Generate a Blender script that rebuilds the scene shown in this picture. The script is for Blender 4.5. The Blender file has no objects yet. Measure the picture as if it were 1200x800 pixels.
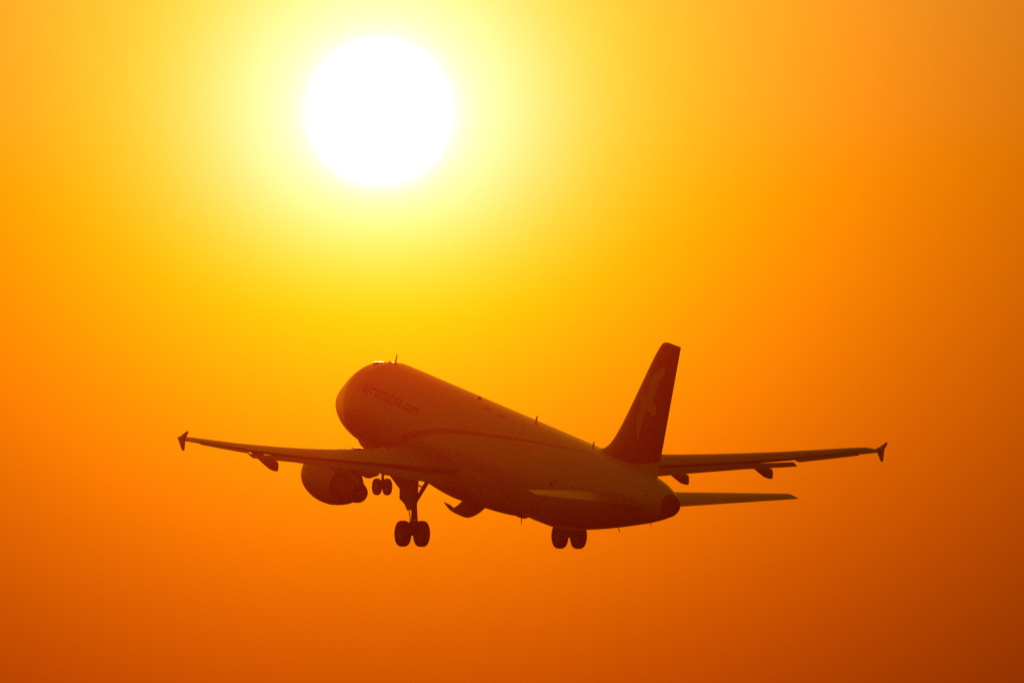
import bpy, bmesh, math
import numpy as np
from mathutils import Vector, Matrix

R = math.radians
scene = bpy.context.scene
COL = scene.collection

# ------------------------------------------------------------------ camera
F_PX = 18400.0                       # focal length in pixels of a 1200 px wide frame (a long telephoto)
CAM_EL = R(7.0)                      # the lens looks up at the climbing aircraft
CAM_POS = Vector((0.0, 0.0, 1.7))
cam = bpy.data.cameras.new('camera')
cam.sensor_width = 36.0
cam.lens = F_PX / 1200.0 * 36.0
cam.clip_start = 0.5
cam.clip_end = 200000.0
cam_o = bpy.data.objects.new('camera', cam)
COL.objects.link(cam_o)
cam_o.location = CAM_POS
cam_o.rotation_euler = (R(90) + CAM_EL, 0, 0)
scene.camera = cam_o

# camera basis in the world (right, down, forward)
C_R = Vector((1, 0, 0))
C_D = Vector((0, math.sin(CAM_EL), -math.cos(CAM_EL)))
C_F = Vector((0, math.cos(CAM_EL), math.sin(CAM_EL)))
C3 = Matrix((C_R, C_D, C_F)).transposed()

# ------------------------------------------------------------------ sun direction
SUN_PX = (445.0, 132.0)
SUN_DIR = (C3 @ Vector(((SUN_PX[0] - 600) / F_PX, (SUN_PX[1] - 400) / F_PX, 1.0))).normalized()
SUN_EL = math.asin(SUN_DIR.z)
SUN_AZ = math.atan2(SUN_DIR.x, SUN_DIR.y)      # from +Y towards +X

# ------------------------------------------------------------------ world: low evening sky + aureole round the sun
world = bpy.data.worlds.new('World')
scene.world = world
world.use_nodes = True
world.cycles.sampling_method = 'NONE'      # the sun itself is sampled; the smooth sky is reached by reflection
wt = world.node_tree
for n in list(wt.nodes):
    wt.nodes.remove(n)
N, L = wt.nodes.new, wt.links.new


def math_node(op, a, b=None, c=None, clamp=False):
    n = N('ShaderNodeMath')
    n.operation = op
    n.use_clamp = clamp
    for i, v in enumerate((a, b, c)):
        if v is None:
            continue
        if isinstance(v, (int, float)):
            n.inputs[i].default_value = v
        else:
            L(v, n.inputs[i])
    return n.outputs[0]


tc = N('ShaderNodeTexCoord')
nrm = N('ShaderNodeVectorMath'); nrm.operation = 'NORMALIZE'
L(tc.outputs['Generated'], nrm.inputs[0])
dist = N('ShaderNodeVectorMath'); dist.operation = 'DISTANCE'
L(nrm.outputs[0], dist.inputs[0]); dist.inputs[1].default_value = SUN_DIR
sep = N('ShaderNodeSeparateXYZ')
L(nrm.outputs[0], sep.inputs[0])
DEG = 180 / math.pi
r_raw = math_node('MULTIPLY', dist.outputs['Value'], DEG)            # degrees from the sun
r_ = math_node('MINIMUM', r_raw, 3.6)
elev = math_node('MULTIPLY', math_node('ARCSINE', sep.outputs[2]), DEG)
v_raw = math_node('SUBTRACT', math.degrees(SUN_EL), elev)            # degrees below the sun
v_ = math_node('MAXIMUM', math_node('MINIMUM', v_raw, 2.4), -1.4)
r2 = math_node('MULTIPLY', r_, r_)
v2 = math_node('MULTIPLY', v_, v_)
rv = math_node('MULTIPLY', r_, v_)
# log-radiance of the dusty aureole per channel:  a + b r + c r^2 + d v + e v^2 + f r v
COEF = {'R': (0.2550, -0.0685, -0.0854, 0.1869, -0.0469, -0.1104),
        'G': (0.4700, -1.1209, 0.0905, -0.0190, -0.0430, -0.1655)}
fade = N('ShaderNodeMapRange'); fade.interpolation_type = 'SMOOTHERSTEP'
L(r_raw, fade.inputs[0])
fade.inputs[1].default_value = 3.0; fade.inputs[2].default_value = 22.0
fade.inputs[3].default_value = 1.0; fade.inputs[4].default_value = 0.0
comb = N('ShaderNodeCombineXYZ')
for i, ch in enumerate('RGB'):
    if ch == 'B':
        # blue dies away much faster: a tight core and a faint skirt
        vp, vn = math_node('MAXIMUM', v_, 0.0), math_node('MINIMUM', math_node('MAXIMUM', v_, -0.9), 0.0)
        core = math_node('MULTIPLY_ADD', r2, -4.4, -0.13)
        core = math_node('EXPONENT', math_node('MULTIPLY_ADD', math_node('MULTIPLY', vp, math_node('MULTIPLY', vp, vp)), -6.5, core))
        core = math_node('ADD', core, math_node('EXPONENT', math_node('MINIMUM', math_node('MULTIPLY_ADD', r_, -33.0, 7.8), 0.0)))
        skirt = math_node('MULTIPLY_ADD', r_, -0.7, -3.2)
        skirt = math_node('MULTIPLY_ADD', vp, -4.0, skirt)
        skirt = math_node('EXPONENT', math_node('MULTIPLY_ADD', vn, -1.2, skirt))
        e_ = math_node('ADD', core, skirt)
        e_ = math_node('MAXIMUM', math_node('SUBTRACT', e_, 0.004), 0.0)
    else:
        a, b, c, d, e, f = COEF[ch]
        s = math_node('MULTIPLY_ADD', r_, b, a)
        s = math_node('MULTIPLY_ADD', r2, c, s)
        s = math_node('MULTIPLY_ADD', v_, d, s)
        s = math_node('MULTIPLY_ADD', v2, e, s)
        s = math_node('MULTIPLY_ADD', rv, f, s)
        e_ = math_node('EXPONENT', s)
    L(math_node('MULTIPLY', e_, fade.outputs[0]), comb.inputs[i])
bg_glow = N('ShaderNodeBackground')
L(comb.outputs[0], bg_glow.inputs['Color'])
bg_glow.inputs['Strength'].default_value = 1.0
sky = N('ShaderNodeTexSky')
sky.sky_type = 'NISHITA'
sky.sun_disc = False
sky.sun_elevation = SUN_EL
sky.sun_rotation = SUN_AZ
sky.air_density = 2.0
sky.dust_density = 6.0
sky.ozone_density = 1.0
tint = N('ShaderNodeMix'); tint.data_type = 'RGBA'; tint.blend_type = 'MULTIPLY'
tint.inputs['Factor'].default_value = 1.0
L(sky.outputs[0], tint.inputs[6])
tint.inputs[7].default_value = (0.76, 0.475, 0.010, 1)                  # dust-laden evening air passes the reds
away = N('ShaderNodeMapRange'); away.interpolation_type = 'SMOOTHERSTEP'
L(r_raw, away.inputs[0])
away.inputs[1].default_value = 3.0; away.inputs[2].default_value = 22.0
away.inputs[3].default_value = 0.0; away.inputs[4].default_value = 1.0
bg_sky = N('ShaderNodeBackground')
L(tint.outputs[2], bg_sky.inputs['Color'])
SKY_STRENGTH = 0.05
L(math_node('MULTIPLY', away.outputs[0], SKY_STRENGTH), bg_sky.inputs['Strength'])
addb = N('ShaderNodeAddShader')
L(bg_glow.outputs[0], addb.inputs[0]); L(bg_sky.outputs[0], addb.inputs[1])
wo = N('ShaderNodeOutputWorld')
L(addb.outputs[0], wo.inputs['Surface'])

# ------------------------------------------------------------------ sun lamp (dimmed: sunset through dust)
sl = bpy.data.lights.new('sun_light', 'SUN')
sl.energy = 0.001
sl.angle = R(0.53)
sl.color = (1.0, 0.42, 0.12)
slo = bpy.data.objects.new('sun_light', sl)
COL.objects.link(slo)
slo.rotation_euler = SUN_DIR.to_track_quat('Z', 'Y').to_euler()
slo.location = CAM_POS + SUN_DIR * 500

# ------------------------------------------------------------------ colour management / cycles
scene.view_settings.view_transform = 'Standard'
scene.view_settings.look = 'None'
scene.view_settings.exposure = 0.0
scene.view_settings.gamma = 1.0
scene.view_settings.use_curve_mapping = False
scene.render.engine = 'CYCLES'
scene.cycles.use_denoising = False
scene.cycles.use_light_tree = False
scene.cycles.max_bounces = 6
scene.cycles.volume_bounces = 0
scene.cycles.sample_clamp_direct = 6.5
scene.cycles.sample_clamp_indirect = 0.5


# ------------------------------------------------------------------ materials
def mat(name, col, rough=0.4, metal=0.0, coat=0.0, vary=0.06, scale=1.5, bump=0.0, spec=0.5):
    m = bpy.data.materials.new(name)
    m.use_nodes = True
    t = m.node_tree
    b = t.nodes['Principled BSDF']
    tcn = t.nodes.new('ShaderNodeTexCoord')
    nz = t.nodes.new('ShaderNodeTexNoise')
    nz.inputs['Scale'].default_value = scale
    nz.inputs['Detail'].default_value = 6
    t.links.new(tcn.outputs['Object'], nz.inputs['Vector'])
    ramp = t.nodes.new('ShaderNodeValToRGB')
    ramp.color_ramp.elements[0].position = 0.3
    ramp.color_ramp.elements[1].position = 0.7
    ramp.color_ramp.elements[0].color = tuple(c * (1 - vary) for c in col) + (1,)
    ramp.color_ramp.elements[1].color = tuple(min(1, c * (1 + vary)) for c in col) + (1,)
    t.links.new(nz.outputs['Fac'], ramp.inputs['Fac'])
    t.links.new(ramp.outputs['Color'], b.inputs['Base Color'])
    b.inputs['Metallic'].default_value = metal
    b.inputs['Coat Weight'].default_value = coat
    b.inputs['Coat Roughness'].default_value = 0.04
    b.inputs['Specular IOR Level'].default_value = spec
    mr = t.nodes.new('ShaderNodeMapRange')
    t.links.new(nz.outputs['Fac'], mr.inputs[0])
    mr.inputs[3].default_value = max(0.03, rough - 0.05)
    mr.inputs[4].default_value = rough + 0.05
    t.links.new(mr.outputs[0], b.inputs['Roughness'])
    if bump:
        bp = t.nodes.new('ShaderNodeBump')
        bp.inputs['Strength'].default_value = bump
        bp.inputs['Distance'].default_value = 0.02
        t.links.new(nz.outputs['Fac'], bp.inputs['Height'])
        t.links.new(bp.outputs['Normal'], b.inputs['Normal'])
    return m


M_WHITE = mat('white_paint', (0.74, 0.74, 0.72), 0.32, coat=0.3)
M_ROOF_GLINT = mat('roof_glint_gloss', (0.74, 0.74, 0.72), 0.2, coat=1.0)  # high gloss for the glint plates added on the roof
M_BELLY = mat('grey_belly_paint', (0.50, 0.50, 0.50), 0.42, vary=0.12)
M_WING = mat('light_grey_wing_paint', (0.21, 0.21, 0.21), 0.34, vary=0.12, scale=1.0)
M_LETTER = mat('red_lettering', (0.24, 0.05, 0.04), 0.4)
M_STRIPE = mat('red_stripe', (0.36, 0.18, 0.14), 0.4)
M_BIRD = mat('white_emblem', (0.84, 0.82, 0.80), 0.4)
M_DARK = mat('dark_metal', (0.14, 0.13, 0.12), 0.45, metal=0.6)
M_GAP_SHADE_VENT = mat('gap_shade_and_vent_dark', (0.04, 0.04, 0.04), 0.7, vary=0.2)  # flap gap shade as a dark colour; also the dark vents
M_STEEL = mat('gear_steel', (0.35, 0.34, 0.33), 0.4, metal=0.7)
M_TYRE = mat('tyre_rubber', (0.018, 0.017, 0.017), 0.75, vary=0.2, scale=8)
M_GLASS = mat('window_glass', (0.60, 0.59, 0.58), 0.25)
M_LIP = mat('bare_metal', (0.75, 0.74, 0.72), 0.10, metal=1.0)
M_NOZ = mat('burnt_nozzle_metal', (0.16, 0.13, 0.11), 0.4, metal=0.9, vary=0.2)

# tail paint: red over white, the edge of the red sweeps up towards the rudder
M_TAIL = mat('red_and_white_tail_paint', (0.13, 0.004, 0.007), 0.32, coat=0.3)
ORG = Vector((17.71, 0.0, -4.27))          # aircraft origin: ground contact of the main wheels


def tail_mask():
    t = M_TAIL.node_tree
    b = t.nodes['Principled BSDF']
    src = b.inputs['Base Color'].links[0].from_socket
    tcn = t.nodes.new('ShaderNodeTexCoord')
    sp = t.nodes.new('ShaderNodeSeparateXYZ')
    t.links.new(tcn.outputs['Object'], sp.inputs[0])

    def mm(op, a, c, d=None):
        n = t.nodes.new('ShaderNodeMath'); n.operation = op
        for i, v in enumerate((a, c, d)):
            if v is None: continue
            if isinstance(v, (int, float)): n.inputs[i].default_value = v
            else: t.links.new(v, n.inputs[i])
        return n.outputs[0]
    x = mm('ADD', sp.outputs[0], ORG.x)
    z = mm('ADD', sp.outputs[2], ORG.z)
    over = mm('MAXIMUM', mm('SUBTRACT', x, 31.2), 0.0)
    edge = mm('MULTIPLY_ADD', mm('MULTIPLY', over, over), 0.042, 2.10)
    up = mm('GREATER_THAN', z, edge)
    mx = t.nodes.new('ShaderNodeMix'); mx.data_type = 'RGBA'
    t.links.new(up, mx.inputs['Factor'])
    mx.inputs[6].default_value = (0.74, 0.74, 0.72, 1)
    t.links.new(src, mx.inputs[7])
    t.links.new(mx.outputs[2], b.inputs['Base Color'])


tail_mask()


# ------------------------------------------------------------------ mesh helpers (aircraft axes: x aft, y starboard, z up, metres)
def link_mesh(name, verts, faces, mats, parent=None, mat_idx=None, smooth=True, sharp=32):
    me = bpy.data.meshes.new(name)
    me.from_pydata([Vector(v) - ORG for v in verts], [], faces)
    me.validate()
    bm = bmesh.new(); bm.from_mesh(me)
    bmesh.ops.recalc_face_normals(bm, faces=bm.faces)
    bm.to_mesh(me); bm.free()
    if not isinstance(mats, (list, tuple)):
        mats = [mats]
    for m in mats:
        me.materials.append(m)
    if mat_idx is not None and len(mat_idx) == len(me.polygons):
        me.polygons.foreach_set('material_index', mat_idx)
    if smooth:
        me.polygons.foreach_set('use_smooth', [True] * len(me.polygons))
        me.set_sharp_from_angle(angle=R(sharp))
    o = bpy.data.objects.new(name, me)
    COL.objects.link(o)
    if parent is not None:
        o.parent = parent
    return o


class MB:
    """Collects shapes for ONE mesh."""
    def __init__(s):
        s.v, s.f, s.m = [], [], []

    def loft(s, rings, cap0=True, cap1=True, closed=True, mi=0):
        b = len(s.v)
        n = len(rings[0])
        for r in rings:
            s.v += [tuple(p) for p in r]
        for i in range(len(rings) - 1):
            for j in range(n if closed else n - 1):
                k = (j + 1) % n
                s.f.append((b + i * n + j, b + i * n + k, b + (i + 1) * n + k, b + (i + 1) * n + j)); s.m.append(mi)
        if cap0:
            s.f.append(tuple(b + j for j in range(n))[::-1]); s.m.append(mi)
        if cap1:
            s.f.append(tuple(b + (len(rings) - 1) * n + j for j in range(n))); s.m.append(mi)
        return s

    def tube(s, pts, rad, n=14, mi=0):
        pts = [Vector(p) for p in pts]
        if isinstance(rad, (int, float)):
            rad = [rad] * len(pts)
        rings = []
        for i, p in enumerate(pts):
            d = (pts[min(i + 1, len(pts) - 1)] - pts[max(i - 1, 0)]).normalized()
            a = d.orthogonal().normalized(); c = d.cross(a)
            rings.append([p + (a * math.cos(2 * math.pi * k / n) + c * math.sin(2 * math.pi * k / n)) * rad[i] for k in range(n)])
        return s.loft(rings, mi=mi)

    def lathe(s, prof, origin, axis, n=32, mi=0, cap=True):
        """prof: list of (distance along axis, radius)"""
        axis = Vector(axis).normalized(); a = axis.orthogonal().normalized(); c = axis.cross(a)
        o = Vector(origin)
        rings = [[o + axis * d + (a * math.cos(2 * math.pi * k / n) + c * math.sin(2 * math.pi * k / n)) * max(r, 0.002) for k in range(n)] for d, r in prof]
        return s.loft(rings, cap0=cap, cap1=cap, mi=mi)

    def plate(s, poly, off, mi=0):
        """prism: polygon (3D points) extruded by off"""
        off = Vector(off)
        return s.loft([[Vector(p) for p in poly], [Vector(p) + off for p in poly]], mi=mi)

    def build(s, name, mats, parent=None, sharp=32):
        multi = isinstance(mats, (list, tuple)) and len(mats) > 1
        return link_mesh(name, s.v, s.f, mats, parent, s.m if multi else None, True, sharp)


def pchip(xs, ys):
    xs, ys = np.array(xs, float), np.array(ys, float)
    h = np.diff(xs); d = np.diff(ys) / h
    m = np.zeros(len(xs))
    m[0], m[-1] = d[0], d[-1]
    for i in range(1, len(xs) - 1):
        if d[i - 1] * d[i] > 0:
            w1, w2 = 2 * h[i] + h[i - 1], h[i] + 2 * h[i - 1]
            m[i] = (w1 + w2) / (w1 / d[i - 1] + w2 / d[i])

    def f(x):
        x = min(max(x, xs[0]), xs[-1])
        i = min(max(int(np.searchsorted(xs, x)) - 1, 0), len(xs) - 2)
        t = (x - xs[i]) / h[i]
        return float((2 * t**3 - 3 * t**2 + 1) * ys[i] + (t**3 - 2 * t**2 + t) * h[i] * m[i] + (-2 * t**3 + 3 * t**2) * ys[i + 1] + (t**3 - t**2) * h[i] * m[i + 1])
    return f


# ------------------------------------------------------------------ the airliner: pose (measured attitude of the climb)
POSE = Matrix(((0.3991747, 0.91306704, 0.08347536),
               (0.16668414, 0.01725926, -0.98585928),
               (-0.90159634, 0.4074441, -0.14530434)))      # aircraft axes -> camera (right, down, forward)
POSE_T = Vector((-0.494362417, 5.07476062, 702.781905))      # of the point (18, 0, 0)
rot = C3 @ POSE
loc = CAM_POS + C3 @ POSE_T + rot @ (ORG - Vector((18.0, 0.0, 0.0)))
jet = bpy.data.objects.new('airliner', None)
COL.objects.link(jet)
jet.empty_display_size = 5
jet.matrix_world = Matrix.Translation(loc) @ rot.to_4x4()
jet['label'] = 'twin engine passenger jet climbing past the low sun with wheels still down'
jet['category'] = 'airplane'

# ---- fuselage
FX = [0.0, 0.12, 0.45, 1.0, 1.7, 2.3, 2.9, 3.5, 3.9, 4.3, 4.8, 5.3, 6.4, 23.4, 25.0, 27.0, 29.0, 31.0, 33.0, 34.5, 35.5, 36.0, 36.36]
FT_X = [0.0, 0.12, 0.45, 1.0, 1.7, 2.3, 2.9, 3.5, 3.9, 4.15, 4.2, 4.25, 4.7, 5.2, 5.35, 5.4, 5.45, 5.9, 6.6, 23.4, 27.0, 29.0, 31.0, 33.0, 34.5, 35.5, 36.0, 36.36]
FT = [-.60, -.31, -.02, 0.33, 0.70, 1.03, 1.37, 1.645, 1.795, 1.8579, 1.8656, 1.8733, 1.9425, 2.0193, 2.0424, 2.05, 2.0577, 2.068, 2.07, 2.07, 2.07, 2.06, 2.03, 1.97, 1.88, 1.75, 1.63, 1.51]
FB = [-.60, -.88, -1.20, -1.48, -1.70, -1.83, -1.92, -1.99, -2.02, -2.035, -2.05, -2.06, -2.07, -2.07, -2.04, -1.78, -1.40, -.96, -.49, -.11, .18, .35, .47]
FW = [0.01, 0.27, 0.54, 0.81, 1.07, 1.28, 1.47, 1.63, 1.735, 1.82, 1.89, 1.94, 1.975, 1.975, 1.96, 1.86, 1.66, 1.40, 1.09, 0.83, 0.64, 0.54, 0.47]
f_top, f_bot, f_wid = pchip(FT_X, FT), pchip(FX, FB), pchip(FX, FW)


def fus_y(x, z):
    t, b = f_top(x), f_bot(x)
    zc, h = (t + b) / 2, (t - b) / 2
    return f_wid(x) * math.sqrt(max(0.0, 1 - ((z - zc) / h) ** 2))


def fus_ring(x, n=72):
    t, b, w = f_top(x), f_bot(x), f_wid(x)
    zc, h = (t + b) / 2, (t - b) / 2
    return [(x, w * math.sin(2 * math.pi * k / n), zc + h * math.cos(2 * math.pi * k / n)) for k in range(n)]


xs = sorted(set([round(v, 3) for v in list(np.linspace(0, .5, 9)) + list(np.linspace(.6, 6.4, 40)) + list(np.linspace(7, 23, 17)) + list(np.linspace(23.4, 36.36, 56))]))
mb = MB().loft([fus_ring(x) for x in xs])
fus = mb.build('fuselage', M_WHITE, jet, sharp=60)

# APU exhaust at the tail end
def oval(x, zc, h, w, n=40):
    return [(x, w * math.sin(2 * math.pi * k / n), zc + h * math.cos(2 * math.pi * k / n)) for k in range(n)]


MB().loft([oval(36.36, .99, .516, .466), oval(36.50, 1.0, .47, .42), oval(36.62, 1.005, .41, .37), oval(36.70, 1.01, .35, .32), oval(36.70, 1.01, .29, .26), oval(36.4, 1.0, .25, .22)]).build('exhaust_outlet', M_DARK, fus)

# belly fairing
def belly_ring(x, n=40):
    u = (x - 10.6) / (22.6 - 10.6)
    k = math.sin(math.pi * min(1, max(0, u))) ** 0.45
    w = 1.55 + 0.66 * k
    zb = -1.95 - 0.36 * k - 0.10 * math.exp(-((x - 16.2) / 2.0) ** 2)
    zt = -0.75
    zc, h = zt, zt - zb
    ring = []
    for i in range(n + 1):
        a = math.pi * i / n
        ca, sa = math.cos(a), math.sin(a)
        e = 0.66
        ring.append((x, w * math.copysign(abs(ca) ** e, ca), zc - h * abs(sa) ** e))
    return ring


mb = MB().loft([belly_ring(x) for x in np.linspace(10.6, 22.6, 41)], closed=True)
belly = mb.build('belly_fairing', M_BELLY, fus, sharp=50)

# ---- wing sections
w_le = pchip([0.0, 1.975, 6.3, 13.3, 16.3, 16.7, 16.85, 17.0], [11.9, 12.95, 15.2, 18.7, 20.2, 20.48, 20.72, 21.08])
w_te = pchip([0.0, 1.975, 6.4, 13.3, 16.9], [19.3, 19.25, 19.2, 20.75, 21.75])
w_z = pchip([0.0, 1.975, 6.4, 9.0, 13.3, 16.9], [-.96, -.82, -.47, -.21, .39, 1.02])
w_inc = pchip([0.0, 2.0, 6.4, 16.9], [2.6, 2.4, 0.9, 0.0])
w_th = pchip([0.0, 2.0, 6.4, 16.9], [.152, .15, .12, .11])


def naca(t, th, camber=.018):
    yt = 5 * th * (.2969 * math.sqrt(t) - .126 * t - .3516 * t * t + .2843 * t**3 - .1015 * t**4)
    p = .4
    yc = camber / p**2 * (2 * p * t - t * t) if t < p else camber / (1 - p)**2 * (1 - 2 * p + 2 * p * t - t * t)
    return yc + yt, yc - yt


def wing_pt(y, t, h, side):
    """point at chord fraction t, height h (in chords) on the section at |y|"""
    c = w_te(y) - w_le(y)
    i = R(w_inc(y))
    dx, dz = (t - .25) * c, h * c
    x = w_le(y) + .25 * c + dx * math.cos(i) + dz * math.sin(i)
    z = w_z(y) - dx * math.sin(i) + dz * math.cos(i)
    return (x, side * y, z)


def wing_ring(y, t0, t1, side, n=16):
    th = w_th(y)
    ts = [t0 + (t1 - t0) * (0.5 - 0.5 * math.cos(math.pi * k / n)) if t0 == 0 else t0 + (t1 - t0) * k / n for k in range(n + 1)]
    up = [wing_pt(y, t, naca(t, th)[0], side) for t in reversed(ts)]
    lo = [wing_pt(y, t, naca(t, th)[1], side) for t in (ts if t0 > 0 else ts[1:])]
    return up + lo


def aerofoil_ring(p0, chord, ang, th, side_y, n=10, camber=.02):
    """small aerofoil (flap, slat) from leading edge p0=(x,z), turned nose-up by -ang degrees (trailing edge down)"""
    ts = [0.5 - 0.5 * math.cos(math.pi * k / n) for k in range(n + 1)]
    a = R(ang)
    out = []
    for t, up in [(t, True) for t in reversed(ts)] + [(t, False) for t in ts[1:]]:
        h = naca(t, th, camber)[0 if up else 1]
        dx, dz = t * chord, h * chord
        out.append((p0[0] + dx * math.cos(a) + dz * math.sin(a), side_y, p0[1] - dx * math.sin(a) + dz * math.cos(a)))
    return out


FLAP_CUT, FLAP_DEF = 0.80, 11.0


def make_wing(side):
    ys = [0.6, 1.5, 2.4, 3.4, 4.4, 5.4, 6.4, 7.8, 9.2, 10.6, 12.0, 13.3]
    mb = MB()
    rings = [wing_ring(y, 0, FLAP_CUT, side) for y in ys]
    rings += [wing_ring(13.36, 0, .76, side), wing_ring(14.8, 0, .76, side), wing_ring(16.1, 0, .76, side), wing_ring(16.12, 0, 1.0, side), wing_ring(16.5, 0, 1.0, side), wing_ring(16.7, 0, 1.0, side), wing_ring(16.85, 0, 1.0, side), wing_ring(16.98, 0.0, 1.0, side)]
    mb.loft(rings)
    nr = len(rings[0])
    for q in range(11):                       # shade of the flap gap, painted dark on the wing's blunt rear face
        mb.m[q * nr + nr - 1] = 1
    w = mb.build('wing', (M_WING, M_GAP_SHADE_VENT), jet)
    # flaps
    for y0, y1, nn in ((2.02, 6.34, 7), (6.42, 13.3, 10)):
        rr = []
        for y in np.linspace(y0, y1, nn):
            c = w_te(y) - w_le(y)
            p = wing_pt(y, FLAP_CUT - .010 + .02 * max(0, (y - 11.2) / 2.1), -.006 - .046 * max(0, (y - 11.2) / 2.1), side)
            rr.append(aerofoil_ring((p[0], p[2]), c * .245 + .03, w_inc(y) + FLAP_DEF, .13, side * y))
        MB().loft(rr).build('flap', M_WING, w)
    # aileron, slightly drooped
    rr = []
    for y in np.linspace(13.42, 16.06, 5):
        c = w_te(y) - w_le(y)
        p = wing_pt(y, .765, -.004, side)
        rr.append(aerofoil_ring((p[0], p[2]), c * .245, w_inc(y) + 5, .16, side * y))
    MB().loft(rr).build('aileron', M_WING, w)
    # slats: short cambered noses carried ahead of and below the leading edge
    for y0, y1 in ((2.6, 5.0), (6.5, 8.9), (8.98, 11.4), (11.48, 13.9), (13.98, 16.3)):
        rr = []
        for y in np.linspace(y0, y1, 4):
            c = w_te(y) - w_le(y)
            th = w_th(y)
            ring = []
            ts = [.15, .11, .07, .04, .018, .005, 0.0]
            for t in ts:
                p = wing_pt(y, t, naca(t, th)[0], side); ring.append((p[0] - .06 * c, p[1], p[2] - .018 * c))
            for t in (.005, .018, .035):
                p = wing_pt(y, t, naca(t, th)[1], side); ring.append((p[0] - .06 * c, p[1], p[2] - .018 * c))
            p = wing_pt(y, .05, naca(.05, th)[1] + .35 * (naca(.05, th)[0] - naca(.05, th)[1]), side); ring.append((p[0] - .06 * c, p[1], p[2] - .018 * c))
            p = wing_pt(y, .10, naca(.10, th)[0] - .012, side); ring.append((p[0] - .06 * c, p[1], p[2] - .018 * c))
            rr.append(ring)
        MB().loft(rr).build('slat', M_WING, w)
    # plates added on the wing crest, tilted to throw sun glints at the camera
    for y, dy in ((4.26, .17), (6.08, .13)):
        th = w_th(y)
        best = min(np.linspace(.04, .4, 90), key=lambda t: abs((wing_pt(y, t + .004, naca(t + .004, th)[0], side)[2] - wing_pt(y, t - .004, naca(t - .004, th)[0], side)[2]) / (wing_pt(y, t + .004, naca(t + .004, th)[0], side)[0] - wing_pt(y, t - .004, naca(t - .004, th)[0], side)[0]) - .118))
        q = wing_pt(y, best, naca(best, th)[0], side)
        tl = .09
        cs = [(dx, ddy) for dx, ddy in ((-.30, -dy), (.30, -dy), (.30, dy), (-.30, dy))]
        MB().plate([(q[0] + dx, q[1] + side * ddy, q[2] + (.014 if y < 5 else .05) + dx * .118 + ddy * tl) for dx, ddy in cs], (0, 0, -.05)).build('wing_glint_plate', M_LIP, w, sharp=10)
    # wing-tip fence
    ysd = side * 17.05
    zc = 1.08
    out = [(21.05, zc), (21.42, zc + .13), (22.06, zc + .46), (22.18, zc + .46), (21.9, zc + .15), (21.85, zc - .04), (21.86, zc - .46), (21.70, zc - .48), (21.24, zc - .12)]
    mb = MB()
    th = .045
    mid = [(x, ysd, z) for x, z in out]
    cx_, cz_ = 21.65, zc
    def shrunk(k, dy):
        return [(cx_ + (x - cx_) * k, ysd + dy, cz_ + (z - cz_) * k) for x, z in out]
    mb.loft([shrunk(.90, -th), shrunk(1.0, -.012), shrunk(1.0, .012), shrunk(.90, th)])
    mb.build('wingtip_fence', M_WHITE, w)
    # flap track fairings
    for yk, xt, zt, sc in ((12.08, 20.96, -.39, 1.0), (8.3, 20.24, -.84, 1.0)):
        st = [(-3.3, .42, .36, .03), (-2.7, .40, .22, .09), (-2.0, .36, .13, .14), (-1.4, .34, .02, .16), (-.75, .34, -.07, .16), (-.4, .32, -.06, .135), (-.15, .32, -.03, .09), (0.0, .30, 0.0, .03)]
        rr = []
        for dx, tp, bt, hw in st:
            top, bot = zt + tp * sc + .10, zt + bt * sc
            if dx == 0.0:
                top = zt + .34
            zc_, h_ = (top + bot) / 2, (top - bot) / 2
            rr.append([(xt + dx * sc - (0.10 * (zc_ + h_ * math.cos(a) - zt) if dx > -.1 else 0), side * yk + hw * sc * math.sin(a), zc_ + h_ * math.cos(a)) for a in [2 * math.pi * k / 20 for k in range(20)]])
        MB().loft(rr).build('flap_track_fairing', M_WING, w)
    return w


wing_port = make_wing(-1)
wing_star = make_wing(1)


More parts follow.
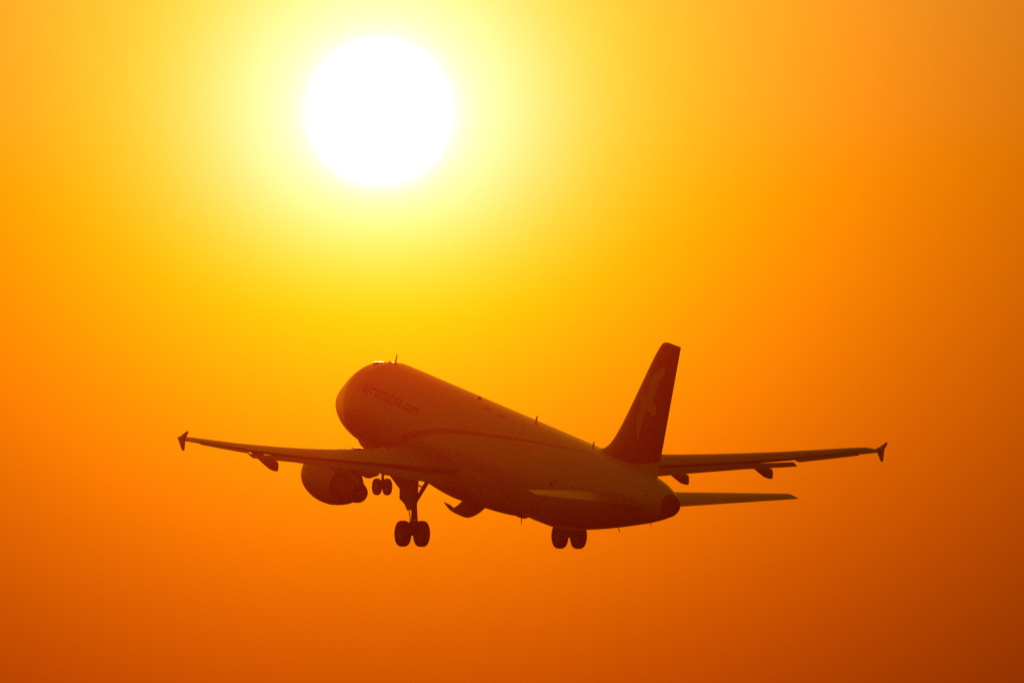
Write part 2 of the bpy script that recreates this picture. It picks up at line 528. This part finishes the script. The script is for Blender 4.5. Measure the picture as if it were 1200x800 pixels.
# ---- engines
def make_engine(side):
    ex, ey, ez = 11.35, side * 5.75, -2.02
    ax = (1, 0, -0.05)
    mb = MB()
    outer = [(0.0, .93), (.03, 1.00), (.12, 1.06), (.35, 1.12), (.75, 1.17), (1.2, 1.18), (1.7, 1.14), (2.2, 1.04), (2.6, .93), (2.9, .84)]
    inner = [(2.9, .82), (2.6, .83), (2.0, .84), (1.0, .85), (.35, .84), (.1, .87), (0.0, .93)]
    mb.lathe(outer + inner, (ex, ey, ez), ax, n=48, cap=False)
    eng = mb.build('engine', M_WHITE, jet, sharp=40)
    MB().lathe([(-.012, .925), (.03, 1.006), (.12, 1.066), (.22, 1.093)], (ex, ey, ez), ax, n=48, cap=False).build('inlet_lip', M_LIP, eng)
    # fan disc with blades and spinner
    fb = MB().lathe([(.95, .05), (.95, .84), (1.0, .84), (1.0, .05)], (ex, ey, ez), ax, n=36, cap=False)
    for k in range(30):
        a = 2 * math.pi * k / 30
        r0, r1 = Vector((0, math.cos(a), math.sin(a))), Vector((0, -math.sin(a), math.cos(a)))
        o = Vector((ex, ey, ez))
        fb.plate([o + Vector((.78, 0, 0)) + r0 * .25 - r1 * .05, o + Vector((.94, 0, 0)) + r0 * .25 + r1 * .05, o + Vector((.94, 0, 0)) + r0 * .83 + r1 * .10, o + Vector((.74, 0, 0)) + r0 * .83 - r1 * .06], r1 * .02)
    fb.lathe([(.45, .01), (.55, .12), (.75, .24), (.95, .30)], (ex, ey, ez), ax, n=24)
    fb.build('fan', M_DARK, eng)
    # core cowl, nozzle and plug
    MB().lathe([(2.2, .72), (2.8, .69), (3.35, .61), (3.84, .53)], (ex, ey, ez), ax, n=40).build('core_cowl', M_WING, eng)
    MB().lathe([(3.82, .52), (4.10, .49), (4.36, .43), (4.36, .40), (4.0, .40)], (ex, ey, ez), ax, n=36, cap=False).build('exhaust_nozzle', M_NOZ, eng)
    MB().lathe([(3.8, .30), (4.2, .27), (4.5, .17), (4.68, .04)], (ex, ey, ez), ax, n=28).build('exhaust_plug', M_NOZ, eng)
    # pylon
    rr = []
    for x, zt, zb, hw in ((13.0, -.86, -.98, .05), (13.6, -.68, -1.0, .12), (14.6, -.44, -1.1, .18), (15.5, -.50, -1.4, .20), (16.6, -.70, -1.4, .17), (17.6, -.80, -1.1, .06)):
        zc_, h_ = (zt + zb) / 2, (zt - zb) / 2
        rr.append([(x, ey + hw * math.copysign(abs(math.sin(a)) ** .6, math.sin(a)), zc_ + h_ * math.copysign(abs(math.cos(a)) ** .6, math.cos(a))) for a in [2 * math.pi * k / 20 for k in range(20)]])
    MB().loft(rr).build('pylon', M_WHITE, eng)
    # strake on the inboard flank
    s_ = -side
    MB().plate([(12.0, ey + s_ * .98, ez + .62), (13.1, ey + s_ * .98, ez + .62), (13.05, ey + s_ * 1.22, ez + .82), (12.75, ey + s_ * 1.20, ez + .80)], (0, 0, .02)).build('strake', M_WHITE, eng)
    return eng


eng_port = make_engine(-1)
eng_star = make_engine(1)

# ---- fin and rudder
fin_le = pchip([1.2, 1.8, 2.06, 2.3, 2.57, 2.96, 5.45, 7.61, 7.80, 7.90, 7.95], [27.6, 28.0, 28.43, 29.13, 29.63, 30.1, 32.17, 33.93, 34.16, 34.48, 35.0])


def fin_te(z):
    return 34.78 + (z - 2.0) * (36.05 - 34.78) / 5.94


def sym_h(t, th):
    return 5 * th * (.2969 * math.sqrt(t) - .126 * t - .3516 * t * t + .2843 * t**3 - .1036 * t**4)


def sym_ring(z, le, te, t0, t1, th, n=14, tip=1.0):
    c = te - le
    ts = [t0 + (t1 - t0) * ((0.5 - 0.5 * math.cos(math.pi * k / n)) if t0 == 0 else k / n) for k in range(n + 1)]
    a = [(le + t * c, -sym_h(t, th) * c * tip, z) for t in reversed(ts)]
    b = [(le + t * c, sym_h(t, th) * c * tip, z) for t in (ts if t0 > 0 else ts[1:])]
    return a + b


FIN_Z = [1.25, 1.8, 2.06, 2.18, 2.3, 2.45, 2.6, 2.8, 3.0, 3.6, 4.4, 5.4, 6.4, 7.2, 7.6, 7.8, 7.88, 7.93]


def fin_th(z):
    c = fin_te(z) - fin_le(z)
    return .105 if z > 3.0 else .105 * (5.0 / max(c, 5.0))


RUD = .69
fin = MB().loft([sym_ring(z, fin_le(z), fin_te(z), 0, RUD, fin_th(z), tip=(1 if z < 7.75 else (.75 if z < 7.85 else .45 if z < 7.9 else .2))) for z in FIN_Z]).build('tail_fin', M_TAIL, jet)
rz = [1.72, 2.3, 3.0, 4.0, 5.0, 6.0, 7.0, 7.7, 7.88, 7.94]


def rud_le(z):
    zz = max(z, 2.96)
    l0 = pchip([2.96, 7.95], [30.1, 34.0])(zz) if zz < 7.6 else fin_le(min(zz, 7.93))
    c = fin_te(z) - l0
    return l0, c


def rud_ring(z, n=8):
    le, te = fin_le(max(z, 2.96) if z < 2.96 else z), fin_te(z)
    if z < 2.96:
        le = 30.1 - (2.96 - z) * .84
    c = te - le
    f = 1.0 if z < 7.8 else (.8 if z < 7.9 else .5)
    ts = [RUD + .006 + (1 - RUD - .006) * k / n for k in range(n + 1)]
    th = .105
    return [(le + t * c, -max(sym_h(t, th) * c, .008) * f, z) for t in reversed(ts)] + [(le + t * c, max(sym_h(t, th) * c, .008) * f, z) for t in ts]


rud = MB().loft([rud_ring(z) for z in rz]).build('rudder', M_TAIL, fin)

# gull emblem on both flanks of the fin
BIRD = [(34.8, 6.85), (34.75, 6.46), (34.34, 6.07), (34.0, 5.65), (33.94, 5.2), (34.26, 5.09), (34.29, 4.65), (33.98, 4.56), (33.76, 4.68), (33.39, 4.58), (33.13, 4.21), (32.98, 3.7), (32.91, 3.29), (32.7, 3.65), (32.62, 4.2), (32.9, 4.57), (33.06, 4.93), (32.8, 5.04), (32.86, 5.21), (33.41, 5.43), (33.43, 5.8), (33.59, 6.15), (34.15, 6.52)]


def smooth_loop(pts, n=4):
    out = []
    m = len(pts)
    for i in range(m):
        p0, p1, p2, p3 = (np.array(pts[(i + k) % m]) for k in (-1, 0, 1, 2))
        for k in range(n):
            t = k / n
            q = .5 * ((2 * p1) + (p2 - p0) * t + (2 * p0 - 5 * p1 + 4 * p2 - p3) * t * t + (3 * p1 - p0 - 3 * p2 + p3) * t**3)
            out.append((float(q[0]), float(q[1])))
    return out


def fin_y(x, z):
    le, te = fin_le(z), fin_te(z)
    t = min(max((x - le) / (te - le), 0), 1)
    return sym_h(t, fin_th(z)) * (te - le)


def drape(bm, grid_x, grid_z):
    """cut a flat decal (x, 0, z) along a grid so that it can follow a curved skin"""
    for g in grid_z:
        bmesh.ops.bisect_plane(bm, geom=bm.verts[:] + bm.edges[:] + bm.faces[:], plane_co=(0, 0, g), plane_no=(0, 0, 1))
    for g in grid_x:
        bmesh.ops.bisect_plane(bm, geom=bm.verts[:] + bm.edges[:] + bm.faces[:], plane_co=(g, 0, 0), plane_no=(1, 0, 0))


def decal(name, bm, surf, sides, material, parent, lift=.008, th=.004):
    verts, faces = [], []
    for s in sides:
        b = len(verts)
        bm.verts.index_update()
        verts += [(v.co.x, s * (surf(v.co.x, v.co.z) + lift), v.co.z) for v in bm.verts]
        faces += [tuple(b + v.index for v in f.verts) for f in bm.faces]
    return link_mesh(name, verts, faces, material, parent)


def poly_bm(pts):
    bm = bmesh.new()
    vs = [bm.verts.new((x, 0, z)) for x, z in pts]
    f = bm.faces.new(vs)
    bmesh.ops.triangulate(bm, faces=[f])
    return bm


bm = poly_bm(smooth_loop(BIRD))
drape(bm, np.arange(32.6, 35, .15), np.arange(3.2, 7, .25))
decal('gull_emblem', bm, fin_y, (-1, 1), M_BIRD, fin, lift=.015)
bm.free()


# ---- tailplane
def make_stab(side):
    def sec(y):
        k = (y - .4) / (6.30 - .4)
        le = 31.35 + k * (34.75 - 31.35)
        te = 35.35 + k * (36.05 - 35.35)
        z = .67 + k * (1.30 - .67)
        return le, te, z

    def ring(y, t0, t1, n=12):
        le, te, z = sec(y)
        c = te - le
        ts = [t0 + (t1 - t0) * ((0.5 - 0.5 * math.cos(math.pi * k / n)) if t0 == 0 else k / n) for k in range(n + 1)]
        inc = R(-1.5)
        def P(t, h):
            dx = t * c
            return (le + dx, side * y, z + h - (dx - .4 * c) * math.sin(inc))
        h = lambda t: max(sym_h(t, .10) * c, .006)
        return [P(t, h(t)) for t in reversed(ts)] + [P(t, -h(t)) for t in (ts if t0 > 0 else ts[1:])]
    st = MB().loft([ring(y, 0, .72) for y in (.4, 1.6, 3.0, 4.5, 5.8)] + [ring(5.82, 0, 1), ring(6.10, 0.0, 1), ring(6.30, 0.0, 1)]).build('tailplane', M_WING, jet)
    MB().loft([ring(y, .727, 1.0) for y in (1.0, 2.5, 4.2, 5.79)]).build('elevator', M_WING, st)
    return st


make_stab(-1)
make_stab(1)


# ---- landing gear
def wheel(c, rad, wid, parent, hub=.48):
    w = wid / 2
    prof = [(-w * .62, rad * hub), (-w * .85, rad * .62), (-w * .98, rad * .75), (-w, rad * .84), (-w * .88, rad * .93), (-w * .6, rad * .985), (-w * .25, rad), (w * .25, rad), (w * .6, rad * .985), (w * .88, rad * .93), (w, rad * .84), (w * .98, rad * .75), (w * .85, rad * .62), (w * .62, rad * hub)]
    wh = MB().lathe(prof, c, (0, 1, 0), n=44, cap=False).build('wheel', M_TYRE, parent)
    return wh, w


def hub(c, rad, wid, parent):
    w = wid / 2
    return MB().lathe([(-w * .55, .04), (-w * .62, rad * .25), (-w * .45, rad * .36), (-w * .62, rad * .50), (w * .62, rad * .50), (w * .45, rad * .36), (w * .62, rad * .25), (w * .55, .04)], c, (0, 1, 0), n=32)


def make_main_gear(side):
    y0 = side * 3.85
    ax = Vector((17.64, y0, -3.69))
    top = Vector((17.42, side * 3.88, -.9))
    mb = MB()
    d = (ax - top)
    p = lambda t: top + d * t
    mb.tube([p(0), p(.3), p(.60), p(.62)], [.19, .19, .16, .12], n=20)
    mb.tube([p(.55), p(.80)], .085, n=18)
    mb.tube([p(.79), p(.82), p(.90), p(1.03)], [.085, .13, .13, .11], n=18)
    mb.tube([ax + Vector((0, -.66, 0)), ax + Vector((0, .66, 0))], .075, n=16)
    # torque links at the back of the leg
    a0, a1, am = p(.58) + Vector((.12, 0, 0)), p(.93) + Vector((.12, 0, 0)), p(.76) + Vector((.42, 0, 0))
    for q0, q1 in ((a0, am), (a1, am)):
        mb.loft([[q0 + Vector((0, -.13, -.04)), q0 + Vector((0, .13, -.04)), q0 + Vector((0, .13, .04)), q0 + Vector((0, -.13, .04))],
                 [q1 + Vector((0, -.06, -.03)), q1 + Vector((0, .06, -.03)), q1 + Vector((0, .06, .03)), q1 + Vector((0, -.06, .03))]])
    # brake hose lugs
    mb.tube([p(.60) + Vector((0, side * .15, 0)), p(.67) + Vector((0, side * .19, 0)), p(.74) + Vector((0, side * .13, 0)), p(.86) + Vector((0, side * .15, 0))], .025, n=8)
    mb.tube([p(.84) + Vector((.0, -side * .2, 0)), p(.84) + Vector((0, side * .2, 0))], .05, n=10)
    leg = mb.build('main_landing_gear', M_STEEL, jet)
    for s in (-1, 1):
        c = ax + Vector((0, s * .455, 0))
        wh, _ = wheel(c, .585, .41, leg)
    for s in (-1, 1):
        c = ax + Vector((0, s * .455, 0))
        w = .205
        MB().lathe([(-w * .55, .06), (-w * .62, .15), (-w * .45, .21), (-w * .62, .29), (w * .62, .29), (w * .45, .21), (w * .62, .15), (w * .55, .06)], c, (0, 1, 0), n=32).build('wheel_hub', M_STEEL, leg)
    # folding side stay running inboard and up
    MB().tube([p(.54), Vector((17.52, side * 3.42, -1.62)), Vector((17.5, side * 3.28, -1.38)), Vector((17.5, side * 2.9, -.9))], [.09, .10, .10, .09], n=14).tube([p(.20), Vector((17.52, side * 3.42, -1.62))], .035, n=8).build('side_stay', M_STEEL, leg)
    # leg door outboard of the strut
    yo = side * 4.22
    poly = [(15.25, yo, -.95), (18.0, yo, -.95), (18.05, yo, -2.1), (18.0, yo, -2.5), (17.84, yo, -2.62), (17.62, yo, -2.5), (17.45, yo, -2.38), (16.85, yo, -2.25), (16.78, yo, -1.82), (15.35, yo, -1.36)]
    MB().plate(poly, (0, side * .05, 0)).tube([p(.35), (17.55, yo, -1.8)], .04, n=8).tube([p(.52), (17.6, yo, -2.3)], .04, n=8).build('leg_door', M_WHITE, leg)
    # fuselage door hanging from the keel
    prof = [(.50, -2.36), (.72, -2.58), (.95, -2.74), (1.18, -2.84), (1.40, -2.88), (1.65, -2.82), (1.92, -2.67), (2.10, -2.49), (2.27, -2.29)]
    inner = [(2.12, -2.40), (1.92, -2.52), (1.72, -2.55), (1.52, -2.42), (1.36, -2.25), (1.2, -2.15), (.50, -2.15)]
    rr = []
    for x in np.linspace(17.2, 18.0, 5):
        rr.append([(x, side * y, z) for y, z in prof + inner])
    MB().loft(rr).build('gear_door', M_WHITE, leg)
    return leg


make_main_gear(-1)
make_main_gear(1)

ax = Vector((5.2, 0, -3.72))
mb = MB()
mb.tube([(5.25, 0, -1.7), (5.18, 0, -2.4), (5.14, 0, -2.85)], [.12, .12, .11], n=18)
mb.tube([(5.14, 0, -2.8), (5.21, 0, -3.55), (5.2, 0, -3.76)], [.07, .07, .08], n=16)
mb.tube([ax + Vector((0, -.36, 0)), ax + Vector((0, .36, 0))], .05, n=12)
mb.tube([(5.15, 0, -2.6), (4.2, 0, -1.9)], .06, n=10)
mb.tube([(5.15, -.24, -2.95), (5.15, .24, -2.95)], .07, n=10)
nose = mb.build('nose_landing_gear', M_STEEL, jet)
for s in (-1, 1):
    wheel(ax + Vector((0, s * .255, 0)), .385, .235, nose)
for s in (-1, 1):
    w = .12
    MB().lathe([(-w * .55, .04), (-w * .62, .17), (w * .62, .17), (w * .55, .04)], ax + Vector((0, s * .255, 0)), (0, 1, 0), n=24).build('wheel_hub', M_STEEL, nose)
    fy = s * .48
    MB().plate([(3.25, fy, -1.93), (3.55, fy, -2.08), (4.1, fy, -2.20), (4.95, fy, -2.34), (5.0, fy, -1.98)], (0, s * .05, 0)).build('gear_door', M_WHITE, nose)
for s in (-1, 1):
    MB().plate([(4.9, s * .42, -1.95), (6.0, s * .42, -1.98), (5.95, s * .52, -2.55), (5.0, s * .52, -2.55)], (0, s * .03, 0)).build('gear_door', M_WHITE, nose)


# ---- curved glossy plates added on the cockpit roof, shaped to catch sun glints
def roof_glint_plate(x, y, half_s, half_w):
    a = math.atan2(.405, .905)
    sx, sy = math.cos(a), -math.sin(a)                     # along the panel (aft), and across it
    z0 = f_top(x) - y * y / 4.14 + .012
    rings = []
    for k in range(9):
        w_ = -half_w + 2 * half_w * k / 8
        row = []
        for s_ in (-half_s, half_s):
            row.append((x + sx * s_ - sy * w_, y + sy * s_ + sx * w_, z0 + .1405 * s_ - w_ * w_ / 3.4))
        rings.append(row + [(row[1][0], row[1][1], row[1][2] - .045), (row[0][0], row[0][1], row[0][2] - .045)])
    MB().loft(rings).build('roof_glint_plate', M_ROOF_GLINT, fus, sharp=20)


roof_glint_plate(4.30, -.14, .42, .38)
roof_glint_plate(5.18, .02, .22, .14)

# ---- aerials, drains and beacon
def blade_aerial(x, z, h, chord, sweep, name='blade_aerial', th=.035, down=False):
    s = -1 if down else 1
    base = [(x, 0), (x + chord * .3, th / 2), (x + chord, 0), (x + chord * .3, -th / 2)]
    rr = [[(px, py, z - s * .06) for px, py in base],
          [(x + sweep + (px - x) * .55, py * .6, z + s * h) for px, py in base]]
    MB().loft(rr).build(name, M_WHITE if not down else M_DARK, fus, sharp=20)


for x, h, c, sw in ((5.40, .42, .22, .20), (21.30, .32, .26, .20), (27.62, .26, .24, .16)):
    blade_aerial(x, f_top(x), h, c, sw)
for x, h, c, sw in ((31.05, .16, .14, .30), (34.30, .10, .12, .28)):
    blade_aerial(x, f_bot(x), h, c, sw, 'drain_mast', down=True)
blade_aerial(20.72, -2.42, .22, .12, .1, 'drain_mast', down=True)
MB().lathe([(0, .08), (.04, .08), (.06, .06), (.075, .02)], (4.90, 0, f_top(4.90) - .03), (0, 0, 1), n=20).build('beacon', M_DARK, fus)
MB().lathe([(0, .10), (.05, .09), (.08, .05), (.10, .02)], (15.15, 0, 2.06), (0, 0, 1), n=20).build('beacon', M_DARK, fus)

# ---- cabin windows along the port side
def window(x, z):
    pts = []
    for k in range(16):
        a = 2 * math.pi * k / 16
        pts.append((x + .115 * math.copysign(abs(math.cos(a)) ** .7, math.cos(a)), z + .165 * math.copysign(abs(math.sin(a)) ** .7, math.sin(a))))
    bm = poly_bm(pts)
    o = decal('cabin_window', bm, fus_y, (-1,), M_GLASS, fus, lift=.003)
    bm.free()
    return o


for k in range(42):
    window(7.4 + k * .533, .46)


# ---- access panels and vents: small dark ovals on the skin, by angle above the horizontal
def skin_oval(name, x, ang, hx, hs, material=None):
    verts = []
    n = 18
    t, bo, w = f_top(x), f_bot(x), f_wid(x)
    for k in range(n):
        p = 2 * math.pi * k / n
        xx = x + hx * math.cos(p)
        a = R(ang) + hs * math.sin(p) / 2.0
        t, bo, w = f_top(xx), f_bot(xx), f_wid(xx)
        verts.append((xx, -(w + .005) * math.cos(a), (t + bo) / 2 + ((t - bo) / 2 + .005) * math.sin(a)))
    link_mesh(name, verts, [tuple(range(n))], material or M_GAP_SHADE_VENT, fus)


skin_oval('aerial_plate', 17.4, 73, .42, .09, M_WING)
skin_oval('aerial_plate', 19.2, 71, .42, .09, M_WING)
skin_oval('outflow_vent', 27.6, 5, .16, .10)
skin_oval('outflow_vent', 27.9, 11, .12, .07)
skin_oval('outflow_vent', 35.2, 20, .10, .07)

# ---- cabin doors: thin dark outlines let into the skin on the port side
def door_outline(x, z0, z1, half):
    pts = []
    for k in range(32):
        p = 2 * math.pi * k / 32
        c, s_ = math.cos(p), math.sin(p)
        pts.append((x + half * math.copysign(abs(c) ** .35, c), (z0 + z1) / 2 + (z1 - z0) / 2 * math.copysign(abs(s_) ** .35, s_)))
    verts, faces = [], []
    for gx, gz in pts:
        verts.append((gx, -(fus_y(gx, gz) + .004), gz))
    for gx, gz in pts:
        ux, uz = x + (gx - x) * .93, (z0 + z1) / 2 + (gz - (z0 + z1) / 2) * .97
        verts.append((ux, -(fus_y(ux, uz) + .004), uz))
    faces = [(k, (k + 1) % 32, 32 + (k + 1) % 32, 32 + k) for k in range(32)]
    link_mesh('door_seal', verts, faces, M_GLASS, fus)


door_outline(5.15, -.55, 1.30, .42)
door_outline(31.3, -.10, 1.50, .40)

# ---- lettering: a text object turned into a mesh and laid on the skin
def lettering(text, x0, x1, z0, height, name):
    cu = bpy.data.curves.new(name, 'FONT')
    cu.body = text
    cu.size = 1.0
    cu.offset = 0.012
    tmp = bpy.data.objects.new('tmp_text', cu)
    COL.objects.link(tmp)
    dg = bpy.context.evaluated_depsgraph_get()
    me = bpy.data.meshes.new_from_object(tmp.evaluated_get(dg))
    bpy.data.objects.remove(tmp); bpy.data.curves.remove(cu)
    co = np.array([v.co[:] for v in me.vertices])
    lo, hi = co.min(0), co.max(0)
    bm = bmesh.new(); bm.from_mesh(me)
    bpy.data.meshes.remove(me)
    sx = (x1 - x0) / (hi[0] - lo[0])
    sz = height / 0.73                      # height of an ascender of the built-in face
    for v in bm.verts:
        v.co = Vector((x0 + (v.co.x - lo[0]) * sx, 0, z0 + v.co.y * sz))
    drape(bm, [], np.arange(z0 - .3, z0 + height + .3, .09))
    o = decal(name, bm, fus_y, (-1,), M_LETTER, fus, lift=.006)
    bm.free()
    return o


lettering('airarabia', 6.1, 10.55, .82, .56, 'lettering')
lettering('.com', 10.7, 12.4, .82, .46, 'lettering')


# ---- red swoosh along the port and starboard flanks, by angle round the body
def swoosh(pts, name):
    fx = [p[0] for p in pts]
    fa = pchip(fx, [p[1] for p in pts]); fw = pchip(fx, [p[2] for p in pts])
    verts, faces = [], []
    for s in (-1, 1):
        b = len(verts)
        X = np.linspace(fx[0], fx[-1], 90)
        for x in X:
            t, bo, w = f_top(x), f_bot(x), f_wid(x)
            zc, h = (t + bo) / 2, (t - bo) / 2
            for k in range(5):
                a = R(fa(x) + (k / 4 - .5) * fw(x))           # angle above the horizontal
                verts.append((x, s * (w + .006) * math.cos(a), zc + (h + .006) * math.sin(a)))
        for i in range(len(X) - 1):
            for k in range(4):
                q = b + i * 5 + k
                faces.append((q, q + 1, q + 6, q + 5))
    return link_mesh(name, verts, faces, M_STRIPE, fus)


swoosh([(11.25, -15, 11), (11.7, -9.5, 11), (13.0, 1, 9), (15.75, 18.8, 6.5), (18.9, 32, 5), (22.3, 45, 3.8), (25.1, 56.5, 2.6), (26.7, 62, 1.8), (29.0, 72, .8)], 'red_stripe')

# ------------------------------------------------------------------ the sun: a distant glowing disc
SUN_D = 60000.0
sm = bpy.data.materials.new('sun_glow')
sm.use_nodes = True
sm.cycles.emission_sampling = 'FRONT'
t = sm.node_tree
for n in list(t.nodes):
    t.nodes.remove(n)
em = t.nodes.new('ShaderNodeEmission'); em.inputs['Color'].default_value = (1.0, 0.42, 0.12, 1)
geo = t.nodes.new('ShaderNodeNewGeometry'); fr = t.nodes.new('ShaderNodeMath'); fr.operation = 'MULTIPLY_ADD'
t.links.new(geo.outputs['Backfacing'], fr.inputs[0]); fr.inputs[1].default_value = -1300.0; fr.inputs[2].default_value = 1300.0   # only the outer face glows
t.links.new(fr.outputs[0], em.inputs['Strength'])
tr = t.nodes.new('ShaderNodeBsdfTransparent')
ad = t.nodes.new('ShaderNodeAddShader'); ou = t.nodes.new('ShaderNodeOutputMaterial')
t.links.new(em.outputs[0], ad.inputs[0]); t.links.new(tr.outputs[0], ad.inputs[1]); t.links.new(ad.outputs[0], ou.inputs['Surface'])
bm = bmesh.new()
bmesh.ops.create_uvsphere(bm, u_segments=64, v_segments=32, radius=SUN_D * 82.0 / F_PX)
# the hemisphere turned away from the earth lights nothing here: a plain clear material keeps the light sampling clean
for fc in bm.faces:
    fc.material_index = 0 if fc.calc_center_median().dot(SUN_DIR) < 0 else 1
me = bpy.data.meshes.new('sun'); bm.to_mesh(me); bm.free()
me.polygons.foreach_set('use_smooth', [True] * len(me.polygons))
me.materials.append(sm)
farm = bpy.data.materials.new('sun_far_side'); farm.use_nodes = True
ft = farm.node_tree
for n in list(ft.nodes):
    ft.nodes.remove(n)
ftr = ft.nodes.new('ShaderNodeBsdfTransparent'); fou = ft.nodes.new('ShaderNodeOutputMaterial')
ft.links.new(ftr.outputs[0], fou.inputs['Surface'])
me.materials.append(farm)
sun_o = bpy.data.objects.new('sun', me)
COL.objects.link(sun_o)
sun_o.location = CAM_POS + SUN_DIR * SUN_D
sun_o['label'] = 'white hot round sun glowing in the orange sky above the jet'
sun_o['category'] = 'sun'

# ------------------------------------------------------------------ haze: the dusty air between the lens and the aircraft
hm = bpy.data.materials.new('dusty_air')
hm.use_nodes = True
hm.cycles.volume_sampling = 'EQUIANGULAR'
t = hm.node_tree
for n in list(t.nodes):
    t.nodes.remove(n)
pv = t.nodes.new('ShaderNodeVolumePrincipled')
pv.inputs['Color'].default_value = (1.0, 0.108, 0.05, 1)
pv.inputs['Density'].default_value = 3.7e-5
pv.inputs['Anisotropy'].default_value = 0.985
ou = t.nodes.new('ShaderNodeOutputMaterial')
t.links.new(pv.outputs[0], ou.inputs['Volume'])
x0, x1, y0, y1, z0, z1 = -150.0, 150.0, -12.0, 780.0, -1.0, 165.0
V = [(x, y, z) for x in (x0, x1) for y in (y0, y1) for z in (z0, z1)]
Fc = [(0, 1, 3, 2), (4, 6, 7, 5), (0, 4, 5, 1), (2, 3, 7, 6), (0, 2, 6, 4), (1, 5, 7, 3)]
me = bpy.data.meshes.new('haze'); me.from_pydata(V, [], Fc); me.materials.append(hm)
haze = bpy.data.objects.new('haze', me)
COL.objects.link(haze)
haze['kind'] = 'stuff'
